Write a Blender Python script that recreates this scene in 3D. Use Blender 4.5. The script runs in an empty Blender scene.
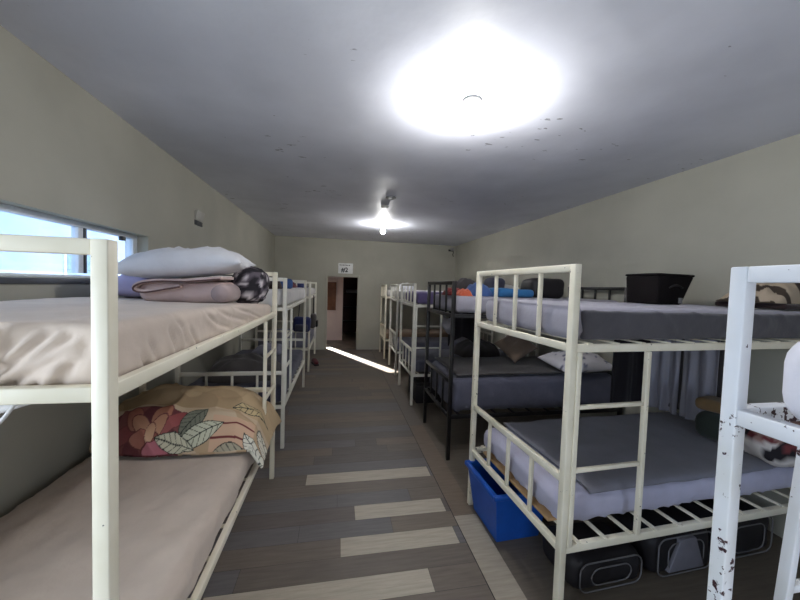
import bpy, bmesh, math, random
from mathutils import Vector, noise, Matrix
random.seed(7)
S = bpy.context.scene
C = S.collection

# ------------------------------------------------------------------ camera
cam_d = bpy.data.cameras.new('camera'); cam = bpy.data.objects.new('camera', cam_d); C.objects.link(cam)
YAW, PITCH, ROLL, HC = .1865, -.0416, .0324, 1.6
fw = Vector((math.sin(YAW)*math.cos(PITCH), math.cos(YAW)*math.cos(PITCH), math.sin(PITCH)))
rt0 = Vector((math.cos(YAW), -math.sin(YAW), 0)); up0 = rt0.cross(fw)
rt = rt0*math.cos(ROLL) + up0*math.sin(ROLL); up = up0*math.cos(ROLL) - rt0*math.sin(ROLL)
m = Matrix((rt, up, -fw)).transposed().to_4x4(); m.translation = (0, 0, HC)
cam.matrix_world = m
cam_d.sensor_fit = 'HORIZONTAL'; cam_d.sensor_width = 36; cam_d.lens = 327.3*36/800
cam_d.clip_start = .05
S.camera = cam
S.view_settings.view_transform = 'Standard'; S.view_settings.look = 'None'
S.view_settings.gamma = 1; S.view_settings.use_curve_mapping = False
S.view_settings.exposure = 0.0

# ------------------------------------------------------------------ world
W = bpy.data.worlds.new('sky'); S.world = W; W.use_nodes = True
nt = W.node_tree; bg = nt.nodes['Background']
tc = nt.nodes.new('ShaderNodeTexCoord'); nz = nt.nodes.new('ShaderNodeTexNoise'); cr = nt.nodes.new('ShaderNodeValToRGB')
nz.inputs['Scale'].default_value = 2.2; nz.inputs['Detail'].default_value = 4
cr.color_ramp.elements[0].position = .42; cr.color_ramp.elements[0].color = (.30, .52, .90, 1)
cr.color_ramp.elements[1].position = .62; cr.color_ramp.elements[1].color = (.95, .98, 1, 1)
nt.links.new(tc.outputs['Generated'], nz.inputs['Vector']); nt.links.new(nz.outputs['Fac'], cr.inputs['Fac'])
nt.links.new(cr.outputs['Color'], bg.inputs['Color']); bg.inputs['Strength'].default_value = 4

XL, XR, ZC, YE, YN = -1.488, 2.958, 2.69, 8.1, -1.7
# daylight through the doorway behind the camera
def area(name, loc, rot, sx, sy, power, col):
    d = bpy.data.lights.new(name, 'AREA'); d.shape = 'RECTANGLE'; d.size = sx; d.size_y = sy; d.energy = power; d.color = col
    o = bpy.data.objects.new(name, d); C.objects.link(o); o.location = loc; o.rotation_euler = rot
    return o
area('doorway_daylight', (1.25, YN-.25, 1.15), (math.radians(90), 0, math.radians(12)), 1.3, 2.0, 14, (1, .94, .86))
area('window_daylight', (XL-.30, -.05, 1.45), (math.radians(90), 0, math.radians(-90)), 1.3, 1.1, 54, (1, .98, .945))
# spot as low sun; an added slot in the back wall shapes its streak
sd = bpy.data.lights.new('low_sun', 'SPOT'); sd.energy = 120000; sd.spot_size = math.radians(30); sd.spot_blend = .1; sd.shadow_soft_size = .04
sd.color = (1, .97, .92)
so = bpy.data.objects.new('low_sun', sd); C.objects.link(so)
sdir = Vector((.456, -.89, -.577)).normalized()
so.location = Vector((-.86, 9.5, 1.6)) - sdir*9
so.rotation_euler = sdir.to_track_quat('-Z', 'Y').to_euler()

# ------------------------------------------------------------------ materials
def lin(r, g, b):
    f = lambda c: (c/255/12.92) if c/255 <= .04045 else ((c/255+.055)/1.055)**2.4
    return (f(r), f(g), f(b), 1)
def base(name):
    mt = bpy.data.materials.new(name); mt.use_nodes = True
    n = mt.node_tree; return mt, n, n.nodes['Principled BSDF']
def node(n, t, **kw):
    o = n.nodes.new('ShaderNode'+t)
    for k, v in kw.items():
        if k in o.inputs: o.inputs[k].default_value = v
        else: setattr(o, k, v)
    return o
def bump(n, p, scale, strength, dist=.01, detail=4, stretch=None):
    t = node(n, 'TexCoord'); x = node(n, 'TexNoise', Scale=scale, Detail=detail); b = node(n, 'Bump', Strength=strength, Distance=dist)
    if stretch:
        mp = node(n, 'Mapping'); mp.inputs['Scale'].default_value = stretch
        n.links.new(t.outputs['Object'], mp.inputs['Vector']); n.links.new(mp.outputs['Vector'], x.inputs['Vector'])
    else: n.links.new(t.outputs['Object'], x.inputs['Vector'])
    n.links.new(x.outputs['Fac'], b.inputs['Height']); n.links.new(b.outputs['Normal'], p.inputs['Normal'])
    return t
def mottled(name, c1, c2, scale, rough=.8, bs=30, bst=.2, bd=.01, lo=.35, hi=.65, detail=6, spec=.3):
    mt, n, p = base(name)
    t = bump(n, p, bs, bst, bd)
    x = node(n, 'TexNoise', Scale=scale, Detail=detail); r = node(n, 'ValToRGB')
    r.color_ramp.elements[0].position = lo; r.color_ramp.elements[0].color = c1
    r.color_ramp.elements[1].position = hi; r.color_ramp.elements[1].color = c2
    n.links.new(t.outputs['Object'], x.inputs['Vector']); n.links.new(x.outputs['Fac'], r.inputs['Fac'])
    n.links.new(r.outputs['Color'], p.inputs['Base Color'])
    p.inputs['Roughness'].default_value = rough; p.inputs['Specular IOR Level'].default_value = spec
    return mt
def fabric(name, c, v=.88, rough=.9, sheen=.15, bst=.25):
    c2 = (c[0]*v, c[1]*v, c[2]*v, 1)
    mt = mottled(name, c2, c, 6, rough, 22, bst, .012, spec=.2)
    mt.node_tree.nodes['Principled BSDF'].inputs['Sheen Weight'].default_value = sheen
    return mt
def paint(name, c, chip=None, thr=.72, cs=48, rough=.38):
    mt, n, p = base(name)
    t = bump(n, p, 60, .08, .003)
    x = node(n, 'TexNoise', Scale=4, Detail=3); r = node(n, 'ValToRGB')
    r.color_ramp.elements[0].color = (c[0]*.86, c[1]*.85, c[2]*.8, 1); r.color_ramp.elements[1].color = c
    r.color_ramp.elements[0].position = .3; r.color_ramp.elements[1].position = .6
    n.links.new(t.outputs['Object'], x.inputs['Vector']); n.links.new(x.outputs['Fac'], r.inputs['Fac'])
    if chip:
        y = node(n, 'TexNoise', Scale=cs, Detail=5, Roughness=.6); z = node(n, 'TexNoise', Scale=5, Detail=1)
        a = node(n, 'Math', operation='MULTIPLY_ADD'); a.inputs[1].default_value = .4
        q = node(n, 'ValToRGB'); q.color_ramp.elements[0].position = thr; q.color_ramp.elements[1].position = thr+.015
        mx = node(n, 'Mix', data_type='RGBA')
        n.links.new(t.outputs['Object'], y.inputs['Vector']); n.links.new(t.outputs['Object'], z.inputs['Vector'])
        n.links.new(z.outputs['Fac'], a.inputs[0]); n.links.new(y.outputs['Fac'], a.inputs[2])
        n.links.new(a.outputs[0], q.inputs['Fac']); n.links.new(q.outputs['Color'], mx.inputs['Factor'])
        n.links.new(r.outputs['Color'], mx.inputs['A']); mx.inputs['B'].default_value = chip
        n.links.new(mx.outputs['Result'], p.inputs['Base Color'])
    else: n.links.new(r.outputs['Color'], p.inputs['Base Color'])
    p.inputs['Roughness'].default_value = rough
    return mt
def plain(name, c, rough=.6, metal=0, spec=.4):
    mt = mottled(name, (c[0]*.88, c[1]*.88, c[2]*.88, 1), c, 12, rough, 40, .08, .004, spec=spec)
    mt.node_tree.nodes['Principled BSDF'].inputs['Metallic'].default_value = metal
    return mt
def vcol(name, rough=.9, bst=.25, grain=0):
    mt, n, p = base(name)
    t = bump(n, p, 25, bst, .01)
    a = node(n, 'VertexColor'); a.layer_name = 'Col'
    if grain:
        mp = node(n, 'Mapping'); mp.inputs['Scale'].default_value = (2.2, 26, 1)
        x = node(n, 'TexNoise', Scale=2.0, Detail=7, Roughness=.65); r = node(n, 'ValToRGB')
        r.color_ramp.elements[0].position = .3; r.color_ramp.elements[0].color = (.78, .78, .78, 1)
        r.color_ramp.elements[1].position = .7; r.color_ramp.elements[1].color = (1.12, 1.12, 1.12, 1)
        mx = node(n, 'Mix', data_type='RGBA', blend_type='MULTIPLY'); mx.inputs['Factor'].default_value = 1
        n.links.new(t.outputs['Object'], mp.inputs['Vector']); n.links.new(mp.outputs['Vector'], x.inputs['Vector'])
        n.links.new(x.outputs['Fac'], r.inputs['Fac']); n.links.new(a.outputs['Color'], mx.inputs['A']); n.links.new(r.outputs['Color'], mx.inputs['B'])
        n.links.new(mx.outputs['Result'], p.inputs['Base Color'])
    else: n.links.new(a.outputs['Color'], p.inputs['Base Color'])
    p.inputs['Roughness'].default_value = rough; p.inputs['Specular IOR Level'].default_value = .3
    return mt
def emit(name, c, s):
    mt = bpy.data.materials.new(name); mt.use_nodes = True; n = mt.node_tree
    for q in list(n.nodes): n.nodes.remove(q)
    e = n.nodes.new('ShaderNodeEmission'); o = n.nodes.new('ShaderNodeOutputMaterial')
    e.inputs[0].default_value = c; e.inputs[1].default_value = s
    n.links.new(e.outputs[0], o.inputs[0]); return mt

MT = {}
MT['wall'] = mottled('wall paint', lin(164, 162, 150), lin(174, 172, 159), 1.6, .75, 14, .12, .01)
MT['ceiling'] = mottled('ceiling paint', lin(210, 213, 224), lin(226, 229, 240), 1.3, .55, 5, .22, .02, spec=.35)
_n = MT['ceiling'].node_tree; _p = _n.nodes['Principled BSDF']; _old = _p.inputs['Base Color'].links[0].from_socket   # flaked spots
_t = node(_n, 'TexCoord'); _y = node(_n, 'TexNoise', Scale=9, Detail=3); _z = node(_n, 'TexNoise', Scale=1.1, Detail=2); _a = node(_n, 'Math', operation='MULTIPLY_ADD'); _a.inputs[1].default_value = .5
_mp = node(_n, 'Mapping'); _mp.inputs['Scale'].default_value = (1, 2.2, 1); _mp.inputs['Rotation'].default_value = (0, 0, .7)
_q = node(_n, 'ValToRGB'); _q.color_ramp.elements[0].position = .99; _q.color_ramp.elements[1].position = 1.0
_m = node(_n, 'Mix', data_type='RGBA'); _m.inputs['B'].default_value = lin(158, 160, 170)
_n.links.new(_t.outputs['Object'], _mp.inputs['Vector']); _n.links.new(_mp.outputs['Vector'], _y.inputs['Vector']); _n.links.new(_t.outputs['Object'], _z.inputs['Vector'])
_n.links.new(_z.outputs['Fac'], _a.inputs[0]); _n.links.new(_y.outputs['Fac'], _a.inputs[2]); _n.links.new(_a.outputs[0], _q.inputs['Fac'])
_n.links.new(_q.outputs['Color'], _m.inputs['Factor']); _n.links.new(_old, _m.inputs['A']); _n.links.new(_m.outputs['Result'], _p.inputs['Base Color'])
MT['concrete'] = mottled('bare floor', lin(112, 103, 92), lin(140, 128, 114), 3, .7, 30, .15)
MT['plank'] = vcol('wood planks', .5, .1, grain=1)
MT['white'] = paint('cream white bed paint', lin(240, 233, 213), lin(52, 40, 36), .91)
MT['white2'] = paint('white bed paint', lin(232, 229, 218), lin(60, 46, 40), .91)
MT['chipped'] = paint('chipped white bed paint', lin(232, 234, 238), lin(58, 28, 34), .838, cs=38)
MT['black'] = paint('black bed paint', lin(20, 18, 20), None, .9, .35)
MT['frame'] = plain('white window frame', lin(225, 230, 235), .4)
MT['frame_dark'] = plain('grey window sash', lin(78, 80, 84), .5)
MT['sheet_pink'] = fabric('beige pink sheet', lin(206, 190, 176))
MT['sheet_white'] = fabric('white sheet', lin(215, 212, 210))
MT['pillow_white'] = fabric('white pillowcase', lin(222, 222, 226))
MT['pillow_r1'] = fabric('bright white cloth', lin(232, 230, 238))
MT['blanket_pink'] = fabric('dusty pink blanket', lin(208, 184, 178))
MT['blanket_grey'] = fabric('greyish pink blanket back', lin(176, 158, 156))
MT['piping_brown'] = fabric('brown edging', lin(96, 72, 70))
MT['lilac'] = fabric('lilac cloth', lin(176, 168, 200))
MT['grey_cover'] = fabric('grey satin cover', lin(112, 109, 116), .88, .55)
MT['pale_grey'] = fabric('pale lavender grey cover', lin(160, 157, 168))
MT['shade_grey'] = fabric('shade-darkened grey', lin(84, 82, 88), .85, .5)  # shade of the pale mattress side, put into the colour
MT['lavender'] = fabric('lavender white sheet', lin(184, 182, 202))
MT['blue_grey'] = fabric('blue grey blanket', lin(122, 121, 130))
MT['navy'] = fabric('navy cloth', lin(40, 46, 86))
MT['dark_navy'] = fabric('dark navy cover', lin(62, 62, 78))
MT['purple'] = fabric('purple blue cover', lin(102, 92, 132))
MT['steel_blue'] = fabric('steel grey cover', lin(120, 120, 136))
MT['slate'] = fabric('slate blue cover', lin(88, 88, 102))
MT['charcoal'] = fabric('charcoal blanket', lin(72, 68, 68))
MT['black_cloth'] = fabric('black cloth', lin(30, 26, 30))
MT['dark_brown'] = fabric('dark brown cloth', lin(48, 36, 36))
MT['brown_pillow'] = fabric('brown pillowcase', lin(132, 112, 96))
MT['tan'] = fabric('tan cloth', lin(122, 98, 68))
MT['dark_green'] = fabric('dark green cloth', lin(48, 54, 48))
MT['red'] = fabric('red cloth', lin(128, 52, 50))
MT['orange'] = fabric('orange cloth', lin(186, 92, 66))
MT['blue'] = fabric('blue cloth', lin(66, 92, 144))
MT['bright_blue'] = fabric('bright blue cloth', lin(50, 108, 160))
MT['maroon'] = fabric('maroon cloth', lin(92, 36, 44))
MT['crate_blue'] = plain('blue plastic', lin(28, 84, 176), .35)
MT['cardboard'] = plain('brown board', lin(186, 150, 108), .8)
MT['suitcase'] = plain('black brown vinyl', lin(19, 15, 16), .85, 0, .15)
MT['bag_black'] = plain('black nylon', lin(30, 27, 30), .6)
MT['piping'] = plain('grey piping', lin(112, 110, 112), .6)
MT['bag_grey'] = plain('grey nylon', lin(118, 116, 124), .6)
MT['metal'] = plain('dull metal', lin(170, 170, 172), .35, .8)
MT['plastic_dark'] = plain('dark plastic', lin(40, 40, 40), .4)
MT['plastic_white'] = plain('white plastic', lin(226, 226, 222), .4)
MT['vent_grey'] = plain('grey white plastic', lin(186, 184, 176), .5)
MT['sign'] = plain('white sign face', lin(225, 226, 224), .4)
MT['ink'] = plain('dark ink', lin(40, 42, 46), .6)
MT['door_brown'] = mottled('brown door wood', lin(104, 64, 44), lin(128, 82, 56), 5, .5)
MT['pink_wall'] = mottled('pale pink plaster', lin(196, 172, 162), lin(206, 184, 172), 2)
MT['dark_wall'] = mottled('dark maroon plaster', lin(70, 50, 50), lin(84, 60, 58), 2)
MT['facade'] = mottled('pale blue facade', lin(176, 200, 232), lin(196, 216, 240), .7)
MT['facade_glass'] = plain('facade glass', lin(150, 178, 214), .2)
MT['ground'] = mottled('yard ground', lin(150, 146, 140), lin(170, 166, 158), 1)
MT['pattern'] = vcol('printed blanket')
MT['bulb'] = emit('glowing bulb', (1, .99, .97, 1), 640)
# window glass: clear sheet with a faint mirror
mt, n, p = base('window glass'); MT['glass'] = mt
g = node(n, 'BsdfGlossy', Roughness=.02); tr = node(n, 'BsdfTransparent'); tr.inputs[0].default_value = (.88, .94, 1, 1)
ms = node(n, 'MixShader'); ms.inputs[0].default_value = .06
n.links.new(tr.outputs[0], ms.inputs[1]); n.links.new(g.outputs[0], ms.inputs[2])
n.links.new(ms.outputs[0], n.nodes['Material Output'].inputs['Surface'])
# clear plastic garment cover
mt, n, p = base('clear plastic film'); MT['film'] = mt
bump(n, p, 9, .6, .03, 5, (1, 4, .6))
p.inputs['Base Color'].default_value = lin(172, 170, 182); p.inputs['Roughness'].default_value = .3; p.inputs['Alpha'].default_value = .6

# ------------------------------------------------------------------ helpers
def link(name, me, mat, parent=None, loc=(0, 0, 0), rot=(0, 0, 0), smooth=True):
    o = bpy.data.objects.new(name, me); C.objects.link(o)
    if mat: me.materials.append(MT[mat] if isinstance(mat, str) else mat)
    o.parent = parent; o.location = loc; o.rotation_euler = rot
    if smooth:
        for f in me.polygons: f.use_smooth = True
    return o
def mesh(name, v, f, col=None):
    me = bpy.data.meshes.new(name); me.from_pydata(v, [], f); me.update()
    if col:
        a = me.color_attributes.new('Col', 'FLOAT_COLOR', 'POINT')
        for i, c in enumerate(col): a.data[i].color = (c[0], c[1], c[2], 1)
    return me
class MB:
    def __init__(s): s.v = []; s.f = []
    def box(s, a, b, bev=.0):
        a = [min(p, q) for p, q in zip(a, b)] if True else a; b2 = b
        return s.hexa([(a[0], a[1], a[2]), (b[0], a[1], a[2]), (b[0], b[1], a[2]), (a[0], b[1], a[2]),
                       (a[0], a[1], b[2]), (b[0], a[1], b[2]), (b[0], b[1], b[2]), (a[0], b[1], b[2])])
    def hexa(s, c):
        i = len(s.v); s.v += [tuple(p) for p in c]
        s.f += [tuple(i+k for k in q) for q in ((0, 3, 2, 1), (4, 5, 6, 7), (0, 1, 5, 4), (1, 2, 6, 5), (2, 3, 7, 6), (3, 0, 4, 7))]
        return s
    def bar(s, p, q, w, h, upv=(0, 0, 1)):
        p = Vector(p); q = Vector(q); d = (q-p).normalized(); u = Vector(upv)
        if abs(d.dot(u)) > .95: u = Vector((0, 1, 0))
        a = d.cross(u).normalized()*w/2; b = a.cross(d).normalized()*h/2
        return s.hexa([p-a-b, p+a-b, q+a-b, q-a-b, p-a+b, p+a+b, q+a+b, q-a+b])
    def tube(s, pts, r, n=8, closed=False):
        pts = [Vector(p) for p in pts]; i0 = len(s.v); N = len(pts)
        for k, p in enumerate(pts):
            a = pts[(k-1) % N] if closed or k else p; b = pts[(k+1) % N] if closed or k < N-1 else p
            d = (b-a).normalized(); u = Vector((0, 0, 1)) if abs(d.z) < .9 else Vector((0, 1, 0))
            x = d.cross(u).normalized(); y = x.cross(d)
            for j in range(n):
                t = 2*math.pi*j/n; s.v.append(tuple(p + x*r*math.cos(t) + y*r*math.sin(t)))
        for k in range(N if closed else N-1):
            for j in range(n):
                a = i0+k*n+j; b = i0+k*n+(j+1) % n; c = i0+((k+1) % N)*n+(j+1) % n; d = i0+((k+1) % N)*n+j
                s.f.append((a, b, c, d))
        if not closed:
            s.f.append(tuple(i0+j for j in range(n))[::-1]); s.f.append(tuple(i0+(N-1)*n+j for j in range(n)))
        return s
    def lathe(s, prof, n=24, c=(0, 0, 0)):
        i0 = len(s.v)
        for r, z in prof:
            for j in range(n):
                t = 2*math.pi*j/n; s.v.append((c[0]+r*math.cos(t), c[1]+r*math.sin(t), c[2]+z))
        for k in range(len(prof)-1):
            for j in range(n):
                s.f.append((i0+k*n+j, i0+k*n+(j+1) % n, i0+(k+1)*n+(j+1) % n, i0+(k+1)*n+j))
        s.f.append(tuple(i0+j for j in range(n))[::-1]); s.f.append(tuple(i0+(len(prof)-1)*n+j for j in range(n)))
        return s
    def build(s, name, mat, parent=None, loc=(0, 0, 0), rot=(0, 0, 0), bev=0, smooth=False, seg=2):
        me = mesh(name, s.v, s.f); bm = bmesh.new(); bm.from_mesh(me)
        bmesh.ops.recalc_face_normals(bm, faces=bm.faces)
        if bev:
            bmesh.ops.bevel(bm, geom=[e for e in bm.edges], offset=bev, segments=seg, affect='EDGES', profile=.5)
        bm.to_mesh(me); bm.free()
        o = link(name, me, mat, parent, loc, rot, False)
        if smooth or bev:
            for f in me.polygons: f.use_smooth = True
            if bev:
                try: me.set_sharp_from_angle(angle=math.radians(50))
                except Exception: pass
        return o
def nz3(p, s, o=0): return noise.noise(Vector((p[0]*s+o, p[1]*s+o*.7, p[2]*s-o)))
def ridge(a, b, s, st, o=0):
    v = noise.noise(Vector((a*s+o, b*s*st-o, o*1.3)))
    return max(0, 1-abs(v)*5)**2
def rbox(name, size, r, mat, parent=None, loc=(0, 0, 0), rot=(0, 0, 0), step=.04, disp=None, col=None, shape=None):
    """rounded soft box, base at z = 0, centred in x and y; disp(p, n) -> distance along the normal"""
    h = [q/2 for q in size]
    def ax(k):
        L = size[k]; rr = min(r, L/2*.98); c = [0, rr*.12, rr*.35, rr*.65, rr]
        n_ = max(1, int((L-2*rr)/step)); mid = [rr+(L-2*rr)*i/n_ for i in range(1, n_)] if L > 2*rr+1e-4 else []
        t = c + mid + [L-q for q in reversed(c)]
        out = []
        for q in t:
            if not out or q-out[-1] > 1e-5: out.append(q)
        return [q-L/2 for q in out]
    A = [ax(k) for k in range(3)]; idx = {}; V = []; N = []; F = []
    def vert(i, j, k):
        key = (i, j, k)
        if key not in idx:
            p = Vector((A[0][i], A[1][j], A[2][k])); q = Vector([max(-(h[t]-min(r, h[t]*.98)), min(h[t]-min(r, h[t]*.98), p[t])) for t in range(3)])
            d = p-q
            if d.length > 1e-9:
                nn = d.normalized(); w = q+nn*min(r, min(h)*.98 if min(h) < r else r)
                w = q + Vector([nn[t]*min(r, h[t]*.98) for t in range(3)])
            else: nn = Vector((0, 0, 1)); w = p
            idx[key] = len(V); V.append(w); N.append(nn)
        return idx[key]
    n0, n1, n2 = [len(a)-1 for a in A]
    for i in range(n0):
        for j in range(n1):
            F.append((vert(i, j, 0), vert(i, j+1, 0), vert(i+1, j+1, 0), vert(i+1, j, 0)))
            F.append((vert(i, j, n2), vert(i+1, j, n2), vert(i+1, j+1, n2), vert(i, j+1, n2)))
    for i in range(n0):
        for k in range(n2):
            F.append((vert(i, 0, k), vert(i+1, 0, k), vert(i+1, 0, k+1), vert(i, 0, k+1)))
            F.append((vert(i, n1, k), vert(i, n1, k+1), vert(i+1, n1, k+1), vert(i+1, n1, k)))
    for j in range(n1):
        for k in range(n2):
            F.append((vert(0, j, k), vert(0, j, k+1), vert(0, j+1, k+1), vert(0, j+1, k)))
            F.append((vert(n0, j, k), vert(n0, j+1, k), vert(n0, j+1, k+1), vert(n0, j, k+1)))
    out = []
    for p, nn in zip(V, N):
        q = p + Vector((0, 0, h[2]))
        if disp: q = q + nn*disp(q, nn)
        if shape: q = Vector(shape(q))
        q.z = max(q.z, 0); out.append(q)
    cols = [col(p) for p in out] if col else None
    return link(name, mesh(name, [tuple(p) for p in out], F, cols), mat, parent, loc, rot)
def slab(name, fn, nu, nv, th, mat, parent=None, loc=(0, 0, 0), rot=(0, 0, 0), col=None):
    """a cloth of thickness th over the surface fn(u, v), u and v in 0..1"""
    P = [[Vector(fn(i/nu, j/nv)) for j in range(nv+1)] for i in range(nu+1)]
    V = []; F = []; cs = []
    for sgn in (1, -1):
        for i in range(nu+1):
            for j in range(nv+1):
                du = P[min(i+1, nu)][j]-P[max(i-1, 0)][j]; dv = P[i][min(j+1, nv)]-P[i][max(j-1, 0)]
                nn = du.cross(dv); nn = nn.normalized() if nn.length > 1e-12 else Vector((0, 0, 1))
                V.append(tuple(P[i][j]+nn*th/2*sgn))
                if col: cs.append(col(i/nu, j/nv, P[i][j]))
    o2 = (nu+1)*(nv+1); id_ = lambda i, j: i*(nv+1)+j
    for i in range(nu):
        for j in range(nv):
            F.append((id_(i, j), id_(i+1, j), id_(i+1, j+1), id_(i, j+1)))
            F.append((o2+id_(i, j), o2+id_(i, j+1), o2+id_(i+1, j+1), o2+id_(i+1, j)))
    for i in range(nu):
        F.append((id_(i, 0), o2+id_(i, 0), o2+id_(i+1, 0), id_(i+1, 0))); F.append((id_(i, nv), id_(i+1, nv), o2+id_(i+1, nv), o2+id_(i, nv)))
    for j in range(nv):
        F.append((id_(0, j), id_(0, j+1), o2+id_(0, j+1), o2+id_(0, j))); F.append((id_(nu, j), o2+id_(nu, j), o2+id_(nu, j+1), id_(nu, j+1)))
    return link(name, mesh(name, V, F, cs or None), mat, parent, loc, rot)
def pillow(name, sx, sy, t, mat, parent=None, loc=(0, 0, 0), rot=(0, 0, 0), seed=0, n=30, flat=.35, col=None, amp=.012):
    """a stuffed pillow with pinched corners, its underside at z = 0"""
    V = []; F = []; cs = []; id_ = {}
    def thick(u, v): return (max(0, 1-abs(u)**2.6)**.55)*(max(0, 1-abs(v)**2.6)**.55)
    for s in (1, -1):
        for i in range(n+1):
            for j in range(n+1):
                u = -1+2*i/n; v = -1+2*j/n; edge = i in (0, n) or j in (0, n)
                if s == -1 and edge: id_[(s, i, j)] = id_[(1, i, j)]; continue
                x = u*(1-.07*(1-abs(v)**2)*abs(u)**3)*sx/2; y = v*(1-.07*(1-abs(u)**2)*abs(v)**3)*sy/2
                k = thick(u, v); z = t*flat + s*k*t*((1-flat) if s > 0 else flat)
                if s > 0: z += k*amp*(noise.noise(Vector((x*7+seed, y*7, seed)))+.7*noise.noise(Vector((x*17, y*17+seed, 1)))) + k*amp*1.4*ridge(x+y*.3, y, 5, 2.5, seed)
                else: z = max(z, 0)
                id_[(s, i, j)] = len(V); V.append((x, y, z))
                if col: cs.append(col(u, v))
    for i in range(n):
        for j in range(n):
            a, b, c, d = (i, j), (i+1, j), (i+1, j+1), (i, j+1)
            F.append(tuple(id_[(1,)+q] for q in (a, b, c, d))); F.append(tuple(id_[(-1,)+q] for q in (d, c, b, a)))
    return link(name, mesh(name, V, F, cs or None), mat, parent, loc, rot)
def mound(name, sx, sy, hf, mat, loc=(0, 0, 0), rot=(0, 0, 0), nx=50, ny=40, col=None, parent=None):
    """heap of cloth: hf(u, v) height over a rounded footprint, u, v in -1..1"""
    V = []; F = []; cs = []
    for s in (1, 0):
        for i in range(nx+1):
            for j in range(ny+1):
                u = -1+2*i/nx; v = -1+2*j/ny
                k = max(abs(u), abs(v)); rr = math.hypot(u, v); sc = 1 if rr < 1e-6 else (.45+.55*k/rr)
                w = 1+.10*noise.noise(Vector((u*1.7, v*1.7, sx*9)))
                x = u*sc*w*sx/2; y = v*sc*w*sy/2
                z = max(.004, hf(u, v)*(max(0, 1-k**5))**.5) if s else 0
                V.append((x, y, z))
                if col: cs.append(col(u, v, z))
    o2 = (nx+1)*(ny+1); d = lambda i, j: i*(ny+1)+j
    for i in range(nx):
        for j in range(ny):
            F.append((d(i, j), d(i+1, j), d(i+1, j+1), d(i, j+1))); F.append((o2+d(i, j), o2+d(i, j+1), o2+d(i+1, j+1), o2+d(i+1, j)))
    for i in range(nx):
        F.append((d(i, 0), o2+d(i, 0), o2+d(i+1, 0), d(i+1, 0))); F.append((d(i, ny), d(i+1, ny), o2+d(i+1, ny), o2+d(i, ny)))
    for j in range(ny):
        F.append((d(0, j), d(0, j+1), o2+d(0, j+1), o2+d(0, j))); F.append((d(nx, j), o2+d(nx, j), o2+d(nx, j+1), d(nx, j+1)))
    return link(name, mesh(name, V, F, cs or None), mat, parent, loc, rot)
def tag(o, label, cat, group=None):
    o['label'] = label; o['category'] = cat
    if group: o['group'] = group
    return o
def thing(name, label, cat, loc=(0, 0, 0), rz=0, group=None):
    o = bpy.data.objects.new(name, None); C.objects.link(o); o.location = loc; o.rotation_euler = (0, 0, rz); o.empty_display_size = .1
    return tag(o, label, cat, group)
def struct(o): o['kind'] = 'structure'; return o

# ------------------------------------------------------------------ the room
T = .16
# floor: wood planks across the aisle up to a lengthwise border board, bare floor beyond
V = []; F = []; cols = []
rows = int((YE+1.7)/.147)+2; y0 = 1.5865-22*.147
LIGHT = {22: (-.63, .54), 24: (.05, .79), 26: (.15, .80), 29: (-.22, .81)}
def pl(x0, x1, ya, yb, c, z=0):
    i = len(V); V.extend([(x0, ya, z), (x1, ya, z), (x1, yb, z), (x0, yb, z)]); F.append((i, i+1, i+2, i+3)); cols.extend([c]*4)
darks = [lin(112, 103, 94), lin(117, 107, 97), lin(108, 100, 94), lin(111, 107, 106), lin(121, 110, 98), lin(104, 97, 92)]
lightc = lin(186, 176, 158)
for r in range(rows):
    ya = y0+r*.147; yb = min(ya+.1455, YE)
    ya = max(ya, YN)
    if yb <= ya: continue
    c = random.choice(darks); xs = [XL]
    if r in LIGHT: xs += list(LIGHT[r])
    else: xs += sorted(random.uniform(-1.2, .6) for _ in range(2))
    xs.append(.832)
    for k in range(len(xs)-1):
        cc = lightc if (r in LIGHT and k == 1) else (random.choice(darks) if k else c)
        if xs[k+1]-xs[k] > .004: pl(xs[k], xs[k+1]-.0015, ya, yb, cc)
yy = YN
for k, (ln, cc) in enumerate([(2.0, lin(150, 142, 128)), (1.82, lin(168, 158, 142)), (1.5, lin(120, 106, 92)), (1.6, lin(112, 104, 96)), (1.6, lin(118, 108, 98)), (1.4, lin(110, 102, 94))]):
    pl(.836, 1.0, yy, min(yy+ln-.002, YE), cc); yy += ln
pl(1.0, XR, YN, YE, lin(106, 97, 86))
pl(XL, XR, YN, YE, lin(36, 32, 30), -.004)
struct(link('floor', mesh('floor', V, F, cols), 'plank', smooth=False))
for nm in ('floor',):
    pass
# ceiling with slightly uneven plaster
def ceil_fn(u, v):
    x = XL-T+(XR-XL+2*T)*u; y = YN+(YE-YN)*v
    e = min(1, min(x-XL, XR-x, y-YN, YE-y)/.3); e = max(0, e)
    return (x, y, ZC+.05+e*.010*noise.noise(Vector((x*1.1, y*1.1, 3)))+e*.004*noise.noise(Vector((x*3, y*3, 8))))
struct(slab('ceiling', ceil_fn, 60, 110, .10, 'ceiling'))
def wallbox(name, boxes, mat='wall'):
    b = MB()
    for a, c in boxes: b.box(a, c)
    return struct(b.build(name, mat))
WY0, WY1, WZ0, WZ1 = .85, 2.93, 1.588, 1.93
VY0, VY1, VZ0, VZ1 = -.70, .55, .95, 1.93
wallbox('wall_left', [((XL-T, YN, 0), (XL, VY0, ZC)), ((XL-T, VY1, 0), (XL, WY0, ZC)), ((XL-T, VY0, 0), (XL, VY1, VZ0)), ((XL-T, VY0, VZ1), (XL, VY1, ZC)), ((XL-T, WY1, 0), (XL, YE, ZC)), ((XL-T, WY0, 0), (XL, WY1, WZ0)), ((XL-T, WY0, WZ1), (XL, WY1, ZC))])
wallbox('wall_right', [((XR, YN, 0), (XR+T, YE, ZC))])
DX0, DX1, DZ = -.262, .462, 1.785
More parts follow.
